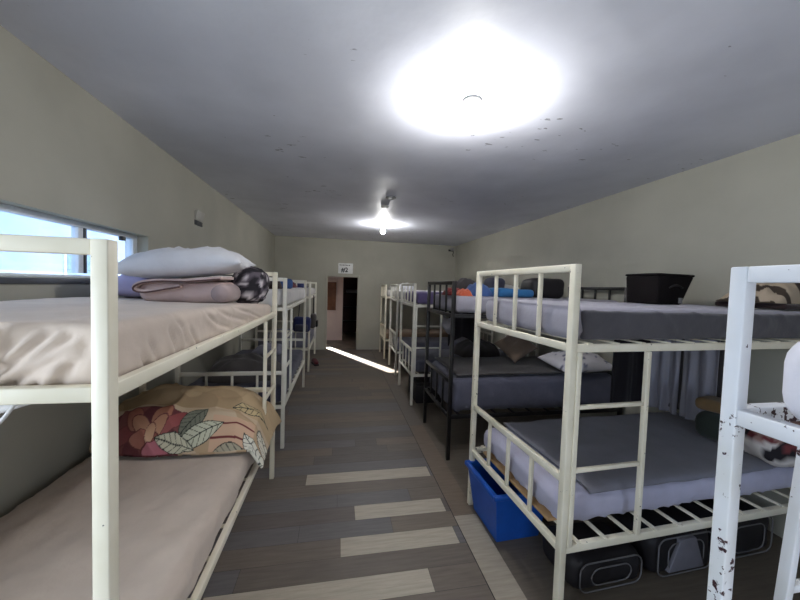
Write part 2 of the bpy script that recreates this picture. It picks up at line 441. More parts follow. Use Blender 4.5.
wallbox('wall_far', [((XL-T, YE, 0), (DX0, YE+T, ZC)), ((DX1, YE, 0), (XR+T, YE+T, ZC)), ((DX0, YE, DZ), (DX1, YE+T, ZC))])
wallbox('wall_near', [((XL-T, YN-T, 0), (.6, YN, ZC)), ((1.9, YN-T, 0), (XR+T, YN, ZC)), ((.6, YN-T, 2.15), (1.9, YN, ZC))])
# back room beyond the doorway
YB = 9.5
wallbox('floor_beyond', [((-2.2, YE, -.06), (2.2, 11.2, -.002))], 'concrete')
wallbox('ceiling_beyond', [((-2.2, YE+T, ZC), (2.2, YB+.1, ZC+.1)), ((.03, YB+.1, ZC), (2.2, 11.2, ZC+.1))], 'wall')
wallbox('wall_beyond', [((-2.2, YB, 0), (-.93, YB+.1, ZC)), ((-.72, YB, 0), (.13, YB+.1, ZC)), ((-.93, YB, 2.13), (-.72, YB+.1, ZC)), ((-.93, YB, 0), (-.72, YB+.1, .8))], 'pink_wall')  # slot cut in the unseen part to shape the low sun's streak
wallbox('wall_beyond_side', [((-2.3, YE+T, 0), (-2.2, 11.2, ZC)), ((2.2, YE+T, 0), (2.3, 11.2, ZC)), ((.03, YB+.1, 0), (.13, 11.2, ZC))], 'pink_wall')
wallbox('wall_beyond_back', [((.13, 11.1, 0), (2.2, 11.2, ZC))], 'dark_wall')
wallbox('ground_outside', [((-16, -12, -.3), (14, 24, -.08))], 'ground')
# door leaf and the shelf seen in the back room
d = thing('door_1', 'door', 'door', (-.3, YB-.03, 0)); del d['label']; del d['category']; struct(d)
MB().box((-.02, 0, .86), (.235, .03, 1.66)).build('door_panel', 'door_brown', d, bev=.004)
MB().box((-.05, .005, .80), (.27, .03, .86)).box((-.05, .005, 1.66), (.27, .03, 1.72)).build('door_frame', 'pink_wall', d, bev=.003)
t = thing('shelf_unit', 'dark wooden shelf in the unlit room beyond the far doorway', 'shelf', (.55, 10.75, 0))
for x in (-.4, .4): MB().box((x-.02, -.15, 0), (x+.02, .15, 1.5)).build('side_panel', 'dark_brown', t, bev=.003)
for z in (.4, .85, 1.3): MB().box((-.38, -.15, z), (.38, .15, z+.03)).build('shelf', 'dark_brown', t, bev=.003)
tag(rbox('folded_cloth', (.6, .25, .12), .04, 'bag_grey', None, (.55, 10.75, 1.332), disp=lambda p, q: .008*nz3(p, 9)), 'grey folded cloth on the top shelf beyond the far doorway', 'cloth')
# trims on the doorway
b = MB(); b.box((DX0-.05, YE-.012, 0), (DX0, YE, DZ+.05)); b.box((DX1, YE-.012, 0), (DX1+.05, YE, DZ+.05)); b.box((DX0, YE-.012, DZ), (DX1, YE, DZ+.05))
struct(b.build('trim_1', 'wall', bev=.003))
# window
w = thing('window_1', 'w', 'w', (XL-.10, 0, 0)); del w['label']; del w['category']; struct(w)
b = MB(); b.box((-.025, WY0, WZ0), (.025, WY1, WZ0+.016)); b.box((-.025, WY0, WZ1-.03), (.025, WY1, WZ1))
b.box((-.025, WY0, WZ0+.03), (.025, WY0+.04, WZ1-.03)); b.box((-.025, WY1-.055, WZ0+.03), (.025, WY1, WZ1-.03)); b.build('window_frame', 'frame', w, bev=.003)
MB().box((-.022, 2.345, WZ0+.03), (.018, 2.385, WZ1-.03)).build('mullion', 'frame', w, bev=.003)
MB().box((-.0, 2.39, WZ0+.03), (.022, 2.408, WZ1-.03)).build('sash', 'frame_dark', w, bev=.002)
MB().box((-.005, WY0+.04, WZ0+.03), (0, 2.345, WZ1-.03)).build('pane', 'glass', w)
MB().box((.008, 2.408, WZ0+.03), (.013, WY1-.055, WZ1-.03)).build('pane', 'glass', w)
MB().box((.002, 2.74, 1.87), (.03, 2.78, 1.90)).build('latch', 'plastic_dark', w, bev=.004)
MB().box((XL-.07, WY0-.02, WZ0-.035), (XL+.012, WY1+.02, WZ0-.004)).build('trim_2', 'frame_dark', bev=.004)
struct(bpy.data.objects['trim_2'])
w = thing('window_2', 'w', 'w', (XL-.10, 0, 0)); del w['label']; del w['category']; struct(w)
b = MB(); b.box((-.025, VY0, VZ0), (.025, VY1, VZ0+.03)); b.box((-.025, VY0, VZ1-.03), (.025, VY1, VZ1))
b.box((-.025, VY0, VZ0+.03), (.025, VY0+.04, VZ1-.03)); b.box((-.025, VY1-.04, VZ0+.03), (.025, VY1, VZ1-.03)); b.build('window_frame', 'frame', w, bev=.003)
MB().box((-.005, VY0+.04, VZ0+.03), (0, VY1-.04, VZ1-.03)).build('pane', 'glass', w)
# the house across the yard
t = thing('house', 'pale blue house seen through the window', 'house', (-6.2, 6, -.08))
b = MB(); b.box((-3, -9, 0), (0, 9, 3.15)); b.build('wall', 'facade', t)
MB().box((-3.3, -9.3, 3.15), (.3, 9.3, 3.3)).build('roof', 'frame', t, bev=.02)
for k in range(6):
    y = -7.6+k*2.6
    f = MB().box((-.05, y, 1.3), (.03, y+1.0, 2.5)).build('window', 'frame', t, bev=.005)
    MB().box((.03, y+.07, 1.37), (.036, y+.93, 2.43)).build('pane', 'facade_glass', f)

# ------------------------------------------------------------------ bunk beds
ZU, ZP, ZL = 1.345, .735, .405
PW = .034
def bunk(name, label, loc, rz, L, Wd, mat, ladder, top=1.66, group='bunk beds of the dormitory', lad_w=.36, slats=10, inset=False, head=True, pw=.034):
    """long axis +x, near side y = 0; the end panels stand at x = 0 and x = L"""
    t = thing(name, label, 'bunk bed', loc, rz, group)
    PW = pw; h = PW/2
    for x in (h, L-h):
        for y in (h, Wd-h):
            o = MB().box((x-h, y-h, 0), (x+h, y+h, top if head or x == h else ZU+.018)).build('post', mat, t, bev=.003)
    for x in (h, L-h):
        for z in ((top-.017, ZU, ZP, ZL) if head or x == h else (ZU, ZP, ZL)):
            MB().box((x-.014, PW, z-.017), (x+.014, Wd-PW, z+.017)).build('end_rail', mat, t, bev=.003)
        for za, zb in (((ZU+.017, top-.034), (ZL+.017, ZP-.017)) if head or x == h else ((ZL+.017, ZP-.017),)):
            for k in (.25, .5, .75):
                y = PW+(Wd-2*PW)*k
                MB().box((x-.009, y-.010, za), (x+.009, y+.010, zb)).build('spoke', mat, t, bev=.002)
    for y in (h, Wd-h):
        for z in (ZU, ZL):
            MB().box((PW, y-.014, z-.018), (L-PW, y+.014, z+.018)).build('side_rail', mat, t, bev=.003)
    for z in ((ZU-.012, ZL-.012) if inset else (ZU+.019, ZL+.019)):
        for k in range(slats):
            x = PW+.07+(L-2*PW-.14)*k/(slats-1)
            MB().box((x-.012, .032 if inset else .002, z), (x+.012, Wd-(.032 if inset else .002), z+.006)).build('slat', mat, t, bev=.001)
    if ladder is not None:
        xa, xb = (PW+.002, PW+lad_w) if ladder == 0 else (L-PW-.002-.0, L-PW-lad_w)
        s = 1 if xb > xa else -1
        ld = MB(); 
        for x in (xa+s*.011, xb): ld.box((x-.011, -.006, ZL+.018), (x+.011, .016, ZU-.018))
        ld = ld.build('ladder', mat, t, bev=.002)
        for z in (.78, 1.075):
            MB().bar((min(xa, xb)+.018, .005, z), (max(xa, xb)-.018, .005, z), .018, .018).build('rung', mat, ld, bev=.002)
    return t
PI = math.pi
GB = None
# left row, long side to the wall: local +x runs along the room, local y = 0 is the aisle side
bunk('bunk_bed', 'cream bunk bed under the window, nearest on the left', (-.482, .80, 0), PI/2, 1.97, .97, 'white', 1, 1.68, inset=True)
bunk('bunk_bed', 'white bunk bed second along the left wall, with navy lower mattress', (-.482, 3.24, 0), PI/2, 1.95, .95, 'white2', 0, 1.645)
bunk('bunk_bed', 'white bunk bed farthest along the left wall, navy bag on its end', (-.487, 6.06, 0), PI/2, 1.60, .93, 'white2', None, 1.63)
# right row, foot end to the aisle
bunk('bunk_bed', 'badly chipped white bunk bed at the right edge', (.836, -.36, 0), 0, 1.95, .93, 'chipped', None, 1.665, inset=True, pw=.030)
bunk('bunk_bed', 'white bunk bed with blue crate under its foot end', (1.028, 1.285, 0), math.radians(2.7), 1.88, .96, 'white', 0, 1.725, lad_w=.405, slats=12, head=False)
bunk('bunk_bed', 'black bunk bed in the right row', (1.02, 2.83, 0), 0, 1.88, .87, 'black', None, 1.665)
bunk('bunk_bed', 'white bunk bed just beyond the black one', (.985, 4.24, 0), 0, 1.88, .93, 'white2', 0, 1.645)
bunk('bunk_bed', 'white bunk bed in the right row touched by the streak of sunlight', (1.03, 5.74, 0), 0, 1.88, .80, 'white2', None, 1.635)
bunk('bunk_bed', 'white bunk bed last in the right row by the far wall', (1.0, 7.04, 0), 0, 1.88, .78, 'white', None, 1.63)
# ladder leg of the nearest right bed
rb = [o for o in C.objects if o.name.startswith('bunk_bed') and o.parent is None and 'chipped' in o['label']][0]
ld = MB().bar((.225, .935, .70), (.285, .935, 1.327), .022, .022).bar((.555, .935, .70), (.575, .935, 1.327), .022, .022).build('ladder', 'chipped', rb, bev=.002)
for z, xa in ((.90, .255), (1.12, .277)): MB().bar((xa, .935, z), (.56, .935, z), .018, .018).build('rung', 'chipped', ld, bev=.002)

# ------------------------------------------------------------------ mattresses
ZUM, ZLM = ZU+.026, ZL+.026       # top of the slats
def wrinkle(a, s, o, st=3):
    def f(p, n):
        k = a*(.8*nz3(p, 3.0, o)+.5*nz3(p, 8, o))
        if n.z < .6: k += a*1.3*ridge(p.x+p.y, p.z+.6*(p.x-p.y), s, st, o)
        else: k += a*.9*ridge(p.x*.6+p.y, p.y*.5-p.x, s*.7, st, o)
        return k
    return f
def mattress(label, x0, x1, y0, y1, z0, z1, mat, a=.007, o=0, r=.045, shape=None, rz=0, step=.035, group='mattresses on the bunk beds', s=4):
    return tag(rbox('mattress', (x1-x0, y1-y0, z1-z0), r, mat, None, ((x0+x1)/2, (y0+y1)/2, z0), (0, 0, rz), step, wrinkle(a, s, o), None, shape), label, 'mattress', group)
def seg_d(a, b, p0, p1):
    dx, dy = p1[0]-p0[0], p1[1]-p0[1]; L2 = dx*dx+dy*dy
    t = max(0, min(1, ((a-p0[0])*dx+(b-p0[1])*dy)/L2)); return math.hypot(a-p0[0]-t*dx, b-p0[1]-t*dy), t
FRONT = [((-.715, 1.372), (-.606, 1.464)), ((-.715, 1.360), (-.57, 1.453)), ((-.685, 1.348), (-.57, 1.43)), ((-.65, 1.340), (-.601, 1.392)), ((-.705, 1.410), (-.647, 1.468)), ((-.84, 1.36), (-.73, 1.47)), ((-.93, 1.35), (-.80, 1.44))]
SIDE = [[(1.178, 1.475), (1.221, 1.435), (1.251, 1.372)], [(1.134, 1.44), (1.186, 1.36)], [(1.274, 1.428), (1.352, 1.346)], [(1.426, 1.473), (1.537, 1.415), (1.742, 1.367)], [(1.785, 1.48), (2.075, 1.43), (2.391, 1.351)], [(.985, 1.393), (1.023, 1.337)], [(1.023, 1.427), (1.075, 1.359)], [(1.559, 1.478), (1.709, 1.434), (2.012, 1.379)]]
def l1folds(p, n):
    k = .010*(.6*nz3(p, 2.5, 3)+.3*nz3(p, 8, 3))
    X, Y, Z = p.x-.97, p.y+1.785, p.z+ZU-.004
    if n.z < .9 and p.y < -.85:
        for a, b in FRONT:
            d_, t = seg_d(X, Z, a, b); k += .015*math.exp(-(d_/.009)**2)*math.sin(PI*min(1, .12+.88*t))**.5 - .006*math.exp(-((d_-.018)/.009)**2)
    if n.z < .9 and p.x > .38:
        for pl_ in SIDE:
            for a, b in zip(pl_, pl_[1:]):
                d_, t = seg_d(Y, Z, a, b); w_ = .4+.6*math.sin(PI*t); sd_ = (Y-a[0])*(b[1]-a[1])-(Z-a[1])*(b[0]-a[0]); k += w_*(-.010*math.exp(-(d_/.009)**2)+(.008 if sd_ > 0 else .002)*math.exp(-((d_-.020)/.012)**2))
    return k
def l1up(p):      # sinks towards its far aisle corner
    k = (p.y+.93)/1.86; q = (p.x+.46)/.92
    return (p.x, p.y, p.z*(1-.5*k*k*(.35+.65*q)*.9))
L1U = tag(rbox('mattress', (.91, 1.88, .152), .032, 'sheet_pink', None, (-.97, 1.785, ZU-.004), step=.0085, disp=l1folds, shape=l1up), 'beige sheeted mattress on the top bunk under the window', 'mattress', 'mattresses on the bunk beds')
L1L = mattress('beige sheeted mattress on the bottom bunk nearest on the left', -1.425, -.518, .845, 2.725, ZL-.004, .555, 'sheet_pink', .009, 9, .05, step=.025)
slab('loose_sheet', lambda u, v: (.18+.16*u, -.925-.02*math.sin(v*2), -.002-.068*v*(1-.8*u)), 14, 8, .003, 'sheet_white', L1U)
MB().tube([(.19+.11*k/14, -.955, -.03-.05*math.sin(PI*min(1, k/14*1.05))+.012*k/14) for k in range(15)], .004).build('drawstring', 'sheet_white', L1U, smooth=True)
mattress('white mattress on the upper bunk second along the left wall', -1.40, -.50, 3.28, 5.15, ZUM, 1.53, 'sheet_white', .008, 21)
mattress('dark navy mattress on the lower bunk second along the left wall', -1.40, -.51, 3.28, 5.15, ZLM, .60, 'dark_navy', .006, 22)
mattress('pale mattress on the top bunk farthest along the left wall', -1.39, -.505, 6.10, 7.62, ZUM, 1.51, 'sheet_white', .006, 23, step=.07)
mattress('grey mattress on the bottom bunk farthest along the left wall', -1.39, -.51, 6.10, 7.62, ZLM, .58, 'steel_blue', .006, 24, step=.07)
mattress('white mattress on the upper bunk of the chipped bed', .885, 2.72, -.315, .525, ZU-.004, 1.535, 'pillow_r1', .003, 31, .065)
mattress('grey mattress on the lower bunk of the chipped bed', .885, 2.72, -.315, .525, ZL-.004, .58, 'steel_blue', .008, 32, .06)
a27 = math.radians(2.7)
def r2(x, y): return (1.028+x*math.cos(a27)-y*math.sin(a27), 1.285+x*math.sin(a27)+y*math.cos(a27))
def on_r2(label, x0, x1, y0, y1, z0, z1, mat, **k):
    c = r2((x0+x1)/2, (y0+y1)/2); hx = (x1-x0)/2; hy = (y1-y0)/2
    return mattress(label, c[0]-hx, c[0]+hx, c[1]-hy, c[1]+hy, z0, z1, mat, rz=a27, **k)
MU = on_r2('pale mattress with shade-darkened grey side on the top bunk with the black case', .05, 1.83, .055, .915, ZUM, 1.53, 'pale_grey', a=.006, o=41, step=.028, s=3)
rbox('side_shade', (1.72, .03, .132), .013, 'shade_grey', MU, (.02, -.432, .008), step=.016, disp=lambda p, n: .004*nz3(p, 6)+.007*ridge(p.x+p.z*.9, p.z-p.x*.2, 3.5, 2, 4))  # the mattress's own near side, its shade painted as a darker skin
bc = r2(.42, .48)
tag(MB().box((-.37, -.33, 0), (.30, .36, .016)).build('board', 'cardboard', None, (bc[0], bc[1], ZLM+.002), (0, 0, a27), bev=.003), 'brown board sticking out below the lavender mattress', 'board')
M2 = on_r2('lavender sheeted mattress on the bunk above the blue crate', .06, 1.83, .075, .905, ZLM+.02, .60, 'lavender', a=.008, o=44, step=.03, r=.06)
# a grey blanket spread over it
def r2cover(u, v):
    x = -.72+1.60*u; y = -.412+.80*v; z = .157-max(0, -.37-y)*.4+.008*noise.noise(Vector((x*4, y*4, 2)))+.006*ridge(x, y, 4, 2, 5)
    return (x, y, z)
c = M2.location
tag(slab('blanket', r2cover, 50, 30, .010, 'blue_grey', None, (c[0], c[1], c[2]+.012), (0, 0, a27)), 'grey blanket spread on the lavender mattress', 'blanket')
mattress('lavender grey mattress on the top bunk of the black bed', 1.07, 2.85, 2.875, 3.655, ZUM, 1.525, 'pale_grey', .006, 51)
mattress('thick blue grey mattress on the lower bunk of the black bed', 1.07, 2.85, 2.875, 3.655, ZLM, .755, 'slate', .012, 52, .07)
def r3cover(u, v):
    x = 1.12+1.7*u; y = 2.90+.74*v; return (x, y, .782+.008*noise.noise(Vector((x*4, y*4, 4))))
tag(slab('blanket', r3cover, 40, 20, .010, 'charcoal'), 'charcoal blanket covering the lower bunk of the black bed', 'blanket')
mattress('purple blue mattress on the top bunk beyond the black bed', 1.05, 2.83, 4.285, 5.125, ZUM, 1.53, 'purple', .006, 61, step=.05)
mattress('grey mattress on the bottom bunk beyond the black bed', 1.05, 2.83, 4.285, 5.125, ZLM, .60, 'slate', .006, 62, step=.05)
mattress('white mattress on the top bunk by the streak of sunlight', 1.08, 2.86, 5.785, 6.495, ZUM, 1.53, 'sheet_white', .006, 71, step=.07)
mattress('grey mattress on the bottom bunk by the streak of sunlight', 1.08, 2.86, 5.785, 6.495, ZLM, .58, 'steel_blue', .006, 72, step=.07)
mattress('white mattress on the top bunk of the last right bed', 1.05, 2.83, 7.085, 7.775, ZUM, 1.51, 'sheet_white', .006, 81, step=.07)
mattress('brown mattress on the bottom bunk of the last right bed', 1.05, 2.83, 7.085, 7.775, ZLM, .58, 'brown_pillow', .006, 82, step=.07)

# ------------------------------------------------------------------ bedding on the near left bed
t = thing('folded_blanket', 'dusty pink folded blanket under the white pillow', 'blanket', (-.875, 2.24, 1.462))
rbox('body', (.47, .36, .125), .055, 'blanket_pink', t, disp=lambda p, q: .010*nz3(p, 7, 3)+.006*ridge(p.x, p.z+.3*p.x, 7, 3, 2), step=.02)
FP = [(.0, .108), (-.10, .086), (-.175, .072), (-.222, .078), (-.230, .098), (-.19, .122), (-.10, .136), (.03, .138), (.14, .150), (.21, .158)]
def fold_path(k):
    q = k*(len(FP)-1); i = min(int(q), len(FP)-2); f = q-i
    a = FP[max(i-1, 0)]; b_ = FP[i]; c_ = FP[i+1]; d_ = FP[min(i+2, len(FP)-1)]
    cr_ = lambda p0, p1, p2, p3: .5*((2*p1)+(-p0+p2)*f+(2*p0-5*p1+4*p2-p3)*f*f+(-p0+3*p1-3*p2+p3)*f**3)
    return cr_(a[0], b_[0], c_[0], d_[0]), cr_(a[1], b_[1], c_[1], d_[1])
def fold_fn(u, v):
    x, z = fold_path(u); y = -.205+.38*v
    return (x+.005*nz3((x, y, z), 9, 2), y, z-.006+.006*nz3((x, y, 1), 7, 4))
slab('flap', fold_fn, 90, 16, .018, 'blanket_pink', t)
e = MB()
e.tube([(fold_path(k/60)[0], -.208, fold_path(k/60)[1]-.012) for k in range(0, 61)], .005, 6)
e.build('edging', 'piping_brown', t, smooth=True)
sp = MB()
sp.lathe([(.0, -.012), (.040, -.010), (.050, 0), (.055, .03), (.055, .30), (.0, .302)], 24)
sp.build('rolled_end', 'blanket_grey', t, (.205, -.195, .062), (math.radians(-90), 0, 0), smooth=True)
tag(pillow('pillow', .70, .42, .18, 'pillow_white', None, (-.905, 2.25, 1.612), (math.radians(1), math.radians(-6), math.radians(2)), 5, amp=.010), 'white pillow on top of the folded pink blanket', 'pillow')
tag(pillow('pillow', .26, .36, .15, 'lilac', None, (-1.27, 2.40, 1.475), (0, 0, .1), 8), 'lilac cushion against the wall behind the pink blanket', 'cushion')
def speck(p):
    k = noise.noise(p*24)+.6*noise.noise(p*55)
    return lin(205, 198, 200) if k > .38 else lin(36, 33, 38) if k < .02 else lin(96, 88, 96)
tag(rbox('bundle', (.22, .26, .25), .10, 'pattern', None, (-.595, 2.38, 1.445), (0, 0, .15), .012, lambda p, n: .016*nz3(p, 9, 1)+.014*ridge(p.x+p.z, p.y-p.z, 9, 1.5, 2), speck), 'black and white patterned cloth bundle beside the pink blanket', 'bundle')

# floral blanket on the lower bunk
def leaf(x, y, cx, cy, ang, ln, wd):
    c_, s_ = math.cos(ang), math.sin(ang); a = (x-cx)*c_+(y-cy)*s_; b_ = -(x-cx)*s_+(y-cy)*c_
    if abs(a) > ln: return None
    hw = wd*(1-(a/ln)**2)
    if abs(b_) > hw: return None
    if abs(b_) > hw-.005 or abs(b_) < .0028: return 0
    if abs(((a*1.0+abs(b_)*.9) % .034)-.017) < .0022: return 0
    return 1
PETALS = [(-1.20, .10, .4, .10, .05, (150, 92, 90)), (-1.17, .19, 1.9, .09, .05, (176, 122, 104)), (-1.02, .21, 1.2, .08, .05, (190, 138, 112)), (-.95, .17, .8, .09, .045, (170, 104, 100)), (-1.12, .15, 2.4, .075, .045, (206, 160, 130)), (-1.03, .14, 1.2, .085, .04, (212, 168, 136)), (-1.09, .08, .2, .085, .045, (186, 128, 110)), (-1.06, .115, 1.5, .055, .028, (222, 184, 150)), (-.99, .05, .25, .11, .045, (196, 126, 134))]
def floral(u, v, P):
    x, s = P_x(u), P_s(v)
    n1 = noise.noise(Vector((x*5, s*6, 3))); base_c = (196, 174, 146) if n1 > -.1 else (180, 154, 122)
    if s > .30: base_c = (184, 160, 126) if noise.noise(Vector((x*3, s*4, 9))) > .0 else (168, 144, 112)
    c_ = lin(*base_c)
    def ring(cx, cy, r): return math.hypot(x-cx, (s-cy)*1.0)/r
    # rose: overlapping petals on a dark red ground
    w = .02*noise.noise(Vector((x*18, s*18, 0)))
    if math.hypot(x+1.10, (s-.11)*1.5)+w < .26 and s < .27: c_ = lin(*((104, 56, 60) if noise.noise(Vector((x*11, s*11, 5))) > -.1 else (128, 76, 74)))
    for (cx, cy, an, ln, wd, cc) in PETALS:
        ca, sa = math.cos(an), math.sin(an); a = (x-cx)*ca+(s-cy)*sa; b_ = -(x-cx)*sa+(s-cy)*ca
        q = math.hypot(a/ln, b_/wd)+w
        if q < 1:
            f = .5+.5*a/ln
            c_ = lin(112, 62, 62) if q > .9 else lin(cc[0]-26*f, cc[1]-34*f, cc[2]-30*f)
    # peach panel with two dark lines
    if -.735 < x < -.50 and .0 < s < .215:
        c_ = lin(204, 168, 140)
        for ly in (.085, .17):
            if abs(s-ly-.02*(x+.6)) < .006: c_ = lin(110, 50, 50)
        l_ = leaf(x, s, -.62, .01, 0, .10, .05)
        if l_ is not None: c_ = lin(58, 56, 52) if l_ == 0 else lin(168, 160, 138)
    for (cx, cy, an, ln, wd, cc) in ((-.845, .185, 1.0, .115, .060, (122, 124, 108)), (-.80, .10, .55, .155, .055, (196, 196, 172)), (-.92, .06, -.3, .12, .045, (206, 202, 176)), (-.47, .03, -.9, .13, .06, (216, 212, 196)), (-.43, .16, -1.1, .11, .05, (214, 208, 190)), (-.55, .36, .4, .11, .04, (190, 170, 130))):
        l_ = leaf(x, s, cx, cy, an, ln, wd)
        if l_ is not None: c_ = lin(52, 54, 50) if l_ == 0 else lin(*cc)
    return c_
BX0, BX1 = -1.40, -.43
def P_x(u): return BX0+(BX1-BX0)*u
def P_s(v): return v*.95
def fl_fn(u, v):
    x = P_x(u); s = P_s(v)
    hh = .30-.09*abs((x+.95)/.45)**2.2 + .03*noise.noise(Vector((x*4, 1, 2)))      # crest height over the mattress
    if x > -.60: hh -= (x+.60)*.55
    yf = 2.06+.10*((x+.9)/.5)**2*(1 if x < -.9 else .0)
    if s < .30:
        k = s/.30; y = yf+.10*k+.06*k*k; z = hh*.78*math.sin(k*PI/2)
    else:
        k = (s-.30)/.65; y = yf+.16+.50*k; z = hh*(.78+.22*math.sin(min(1, k*2.2)*PI/2))*(1-.75*max(0, (k-.4)/.6)**1.6)
    p = (x, y, z)
    z += .014*noise.noise(Vector((x*9, s*9, 5)))+.012*ridge(x+.5*s, s, 4, 1.2, 6)
    y += .015*noise.noise(Vector((x*7, s*7, 15)))
    z = max(z+.568, .582)
    if x > -.50: z -= min((x+.50)*1.6, .11)      # falls over the aisle edge
    return (x, y, max(z, .47))
tag(slab('floral_blanket', fl_fn, 260, 240, .016, 'pattern', col=floral), 'peach blanket with pink rose and leaf print heaped on the lower left bunk', 'blanket')

# ------------------------------------------------------------------ things on the second and third left beds
tag(rbox('blue_blanket', (.34, .40, .11), .04, 'blue', None, (-.70, 3.95, 1.535), (0, 0, .2), disp=lambda p, q: .010*nz3(p, 8)), 'folded blue blanket on the white top bunk second along the left wall', 'blanket')
tag(mound('dark_jacket', .44, .40, lambda u, v: .17*(1-.4*u*u-.4*v*v)+.02*nz3((u, v, 0), 3), 'dark_brown', (-.80, 3.52, 1.535)), 'dark brown jacket heaped on the second top bunk along the left wall', 'jacket')
t = thing('cardboard_box', 'olive grey box beside the dark jacket on the second left top bunk', 'box', (-1.16, 3.52, 1.54))
MB().box((-.16, -.2, 0), (.16, .2, .24)).build('body', 'dark_green', t, bev=.006); MB().box((-.168, -.208, .24), (.168, .208, .275)).build('lid', 'brown_pillow', t, bev=.004)
tag(mound('red_cloth', .3, .3, lambda u, v: .10*(1-.4*u*u-.4*v*v)+.02*nz3((u, v, 0), 3), 'maroon', (-.72, 4.72, 1.535)), 'maroon cloth at the far end of the second left top bunk', 'cloth')
tag(pillow('pillow', .42, .6, .13, 'sheet_white', None, (-1.1, 4.55, 1.54), (0, 0, .1), 12), 'white pillow at the far end of the second left top bunk', 'pillow')
tag(mound('dark_blanket', .75, .7, lambda u, v: .20*(1-.4*u*u-.5*v*v)+.04*nz3((u, v, 0), 2.5), 'charcoal', (-.97, 3.75, .603)), 'charcoal blanket heaped on the navy lower mattress', 'blanket')
tag(pillow('pillow', .40, .55, .12, 'steel_blue', None, (-.93, 4.8, .605), (0, 0, 0), 14), 'grey pillow on the navy lower mattress', 'pillow')
def backpack(name, label, loc, rz, mat, sx, sy, sz, pocket):
    t = thing(name, label, 'bag', loc, rz)
    rbox('body', (sx, sy, sz), min(.06, sy*.45), mat, t, disp=lambda p, q: .008*nz3(p, 8), step=.03)
    rbox('pocket', (sx*.7, .05, sz*.45), .024, pocket, t, (0, -sy/2-.012, sz*.08), step=.03)
    MB().tube([(-.06+.12*k/10, 0, sz-.01+(1.372-loc[2]-sz+.01)*math.sin(PI*k/10)**.6) for k in range(11)], .007).build('strap', pocket, t, smooth=True)
    return t
backpack('backpack', 'navy backpack hanging at the near end of the farthest left bed', (-.62, 5.975, .74), 0, 'navy', .30, .14, .27, 'dark_navy')
backpack('backpack', 'dark grey backpack hanging on the aisle side of the farthest left bed', (-.46, 6.40, .76), PI/2, 'charcoal', .28, .11, .27, 'black_cloth')
tag(slab('towel', lambda u, v: (-.455+.012*math.sin(u*9), 6.68+.30*u, 1.0-.50*v), 16, 16, .008, 'sheet_white'), 'white towel hanging beside the dark grey backpack', 'towel')
t = thing('shoe', 'dark red shoe on the floor by the farthest left bed', 'shoe', (-.42, 6.62, 0), .3)
rbox('sole', (.10, .27, .025), .012, 'black_cloth', t); rbox('upper', (.095, .26, .085), .04, 'maroon', t, (0, 0, .022), shape=lambda p: (p.x, p.y, p.z*(1-.45*max(0, -p.y/.13)**1)))
tag(mound('folded_sheets', .5, .6, lambda u, v: .13+.02*nz3((u, v, 0), 3), 'navy', (-.85, 6.6, 1.515), nx=24, ny=24), 'navy blanket heaped on the farthest left top bunk', 'blanket')

# ------------------------------------------------------------------ things on the right beds
# black case on the grey top bunk
t = thing('suitcase', 'black case standing on the grey top bunk', 'suitcase', (*r2(1.39, .735), 1.532), a27)
MB().hexa([(-.15, -.125, 0), (.07, -.125, 0), (.07, .125, 0), (-.15, .125, 0), (-.165, -.13, .205), (.17, -.13, .205), (.17, .13, .205), (-.165, .13, .205)]).build('body', 'suitcase', t, bev=.012)
MB().box((-.169, -.134, .203), (.174, .134, .222)).build('lid', 'suitcase', t, bev=.010)
MB().tube([(-.06+.12*k/10, -.132, .12+.02*math.sin(PI*k/10)) for k in range(11)], .007).build('handle', 'bag_black', t, smooth=True)
MB().box((.035, -.140, .01), (.058, -.122, .05)).build('latch', 'metal', t, bev=.002)
# top bunk of the black bed
zt = 1.528
tag(mound('red_cloth', .22, .3, lambda u, v: .075*(1-.4*u*u-.4*v*v)+.02*nz3((u, v, 0), 3), 'red', (1.16, 3.20, zt), nx=24, ny=24), 'red cloth at the foot of the black bed top bunk', 'cloth')
tag(mound('orange_cloth', .15, .2, lambda u, v: .065*(1-.4*u*u-.4*v*v)+.02*nz3((u, v, 3), 3), 'orange', (1.20, 3.02, zt), nx=24, ny=24), 'orange cloth at the foot of the black bed top bunk', 'cloth')
tag(mound('blue_cloth', .26, .4, lambda u, v: .13*(1-.4*u*u-.4*v*v)+.02*nz3((u, v, 6), 3), 'blue', (1.42, 3.20, zt), nx=24, ny=24), 'blue cloth heaped beside the orange cloth on the black bed', 'cloth')
tag(mound('grey_cloth', .34, .2, lambda u, v: .19*(1-.4*u*u-.4*v*v)+.02*nz3((u, v, 9), 3), 'charcoal', (1.42, 3.52, zt), nx=24, ny=24), 'dark grey cloth heaped behind the blue cloth on the black bed', 'cloth')
tag(rbox('folded_blanket', (.40, .32, .085), .035, 'bright_blue', None, (1.70, 3.07, zt), (0, 0, .1), disp=lambda p, q: .008*nz3(p, 8), step=.03), 'bright blue folded blanket on the black bed top bunk', 'blanket')
tag(rbox('bag', (.36, .30, .20), .06, 'bag_black', None, (2.08, 3.08, zt), (0, 0, -.05), disp=lambda p, q: .012*nz3(p, 6), step=.03), 'black soft bag right of the bright blue blanket', 'bag')
tag(rbox('bag', (.17, .26, .205), .06, 'dark_navy', None, (1.73, 3.45, zt), (0, 0, .1), disp=lambda p, q: .012*nz3(p, 6), step=.03), 'dark navy bag behind the bright blue blanket', 'bag')
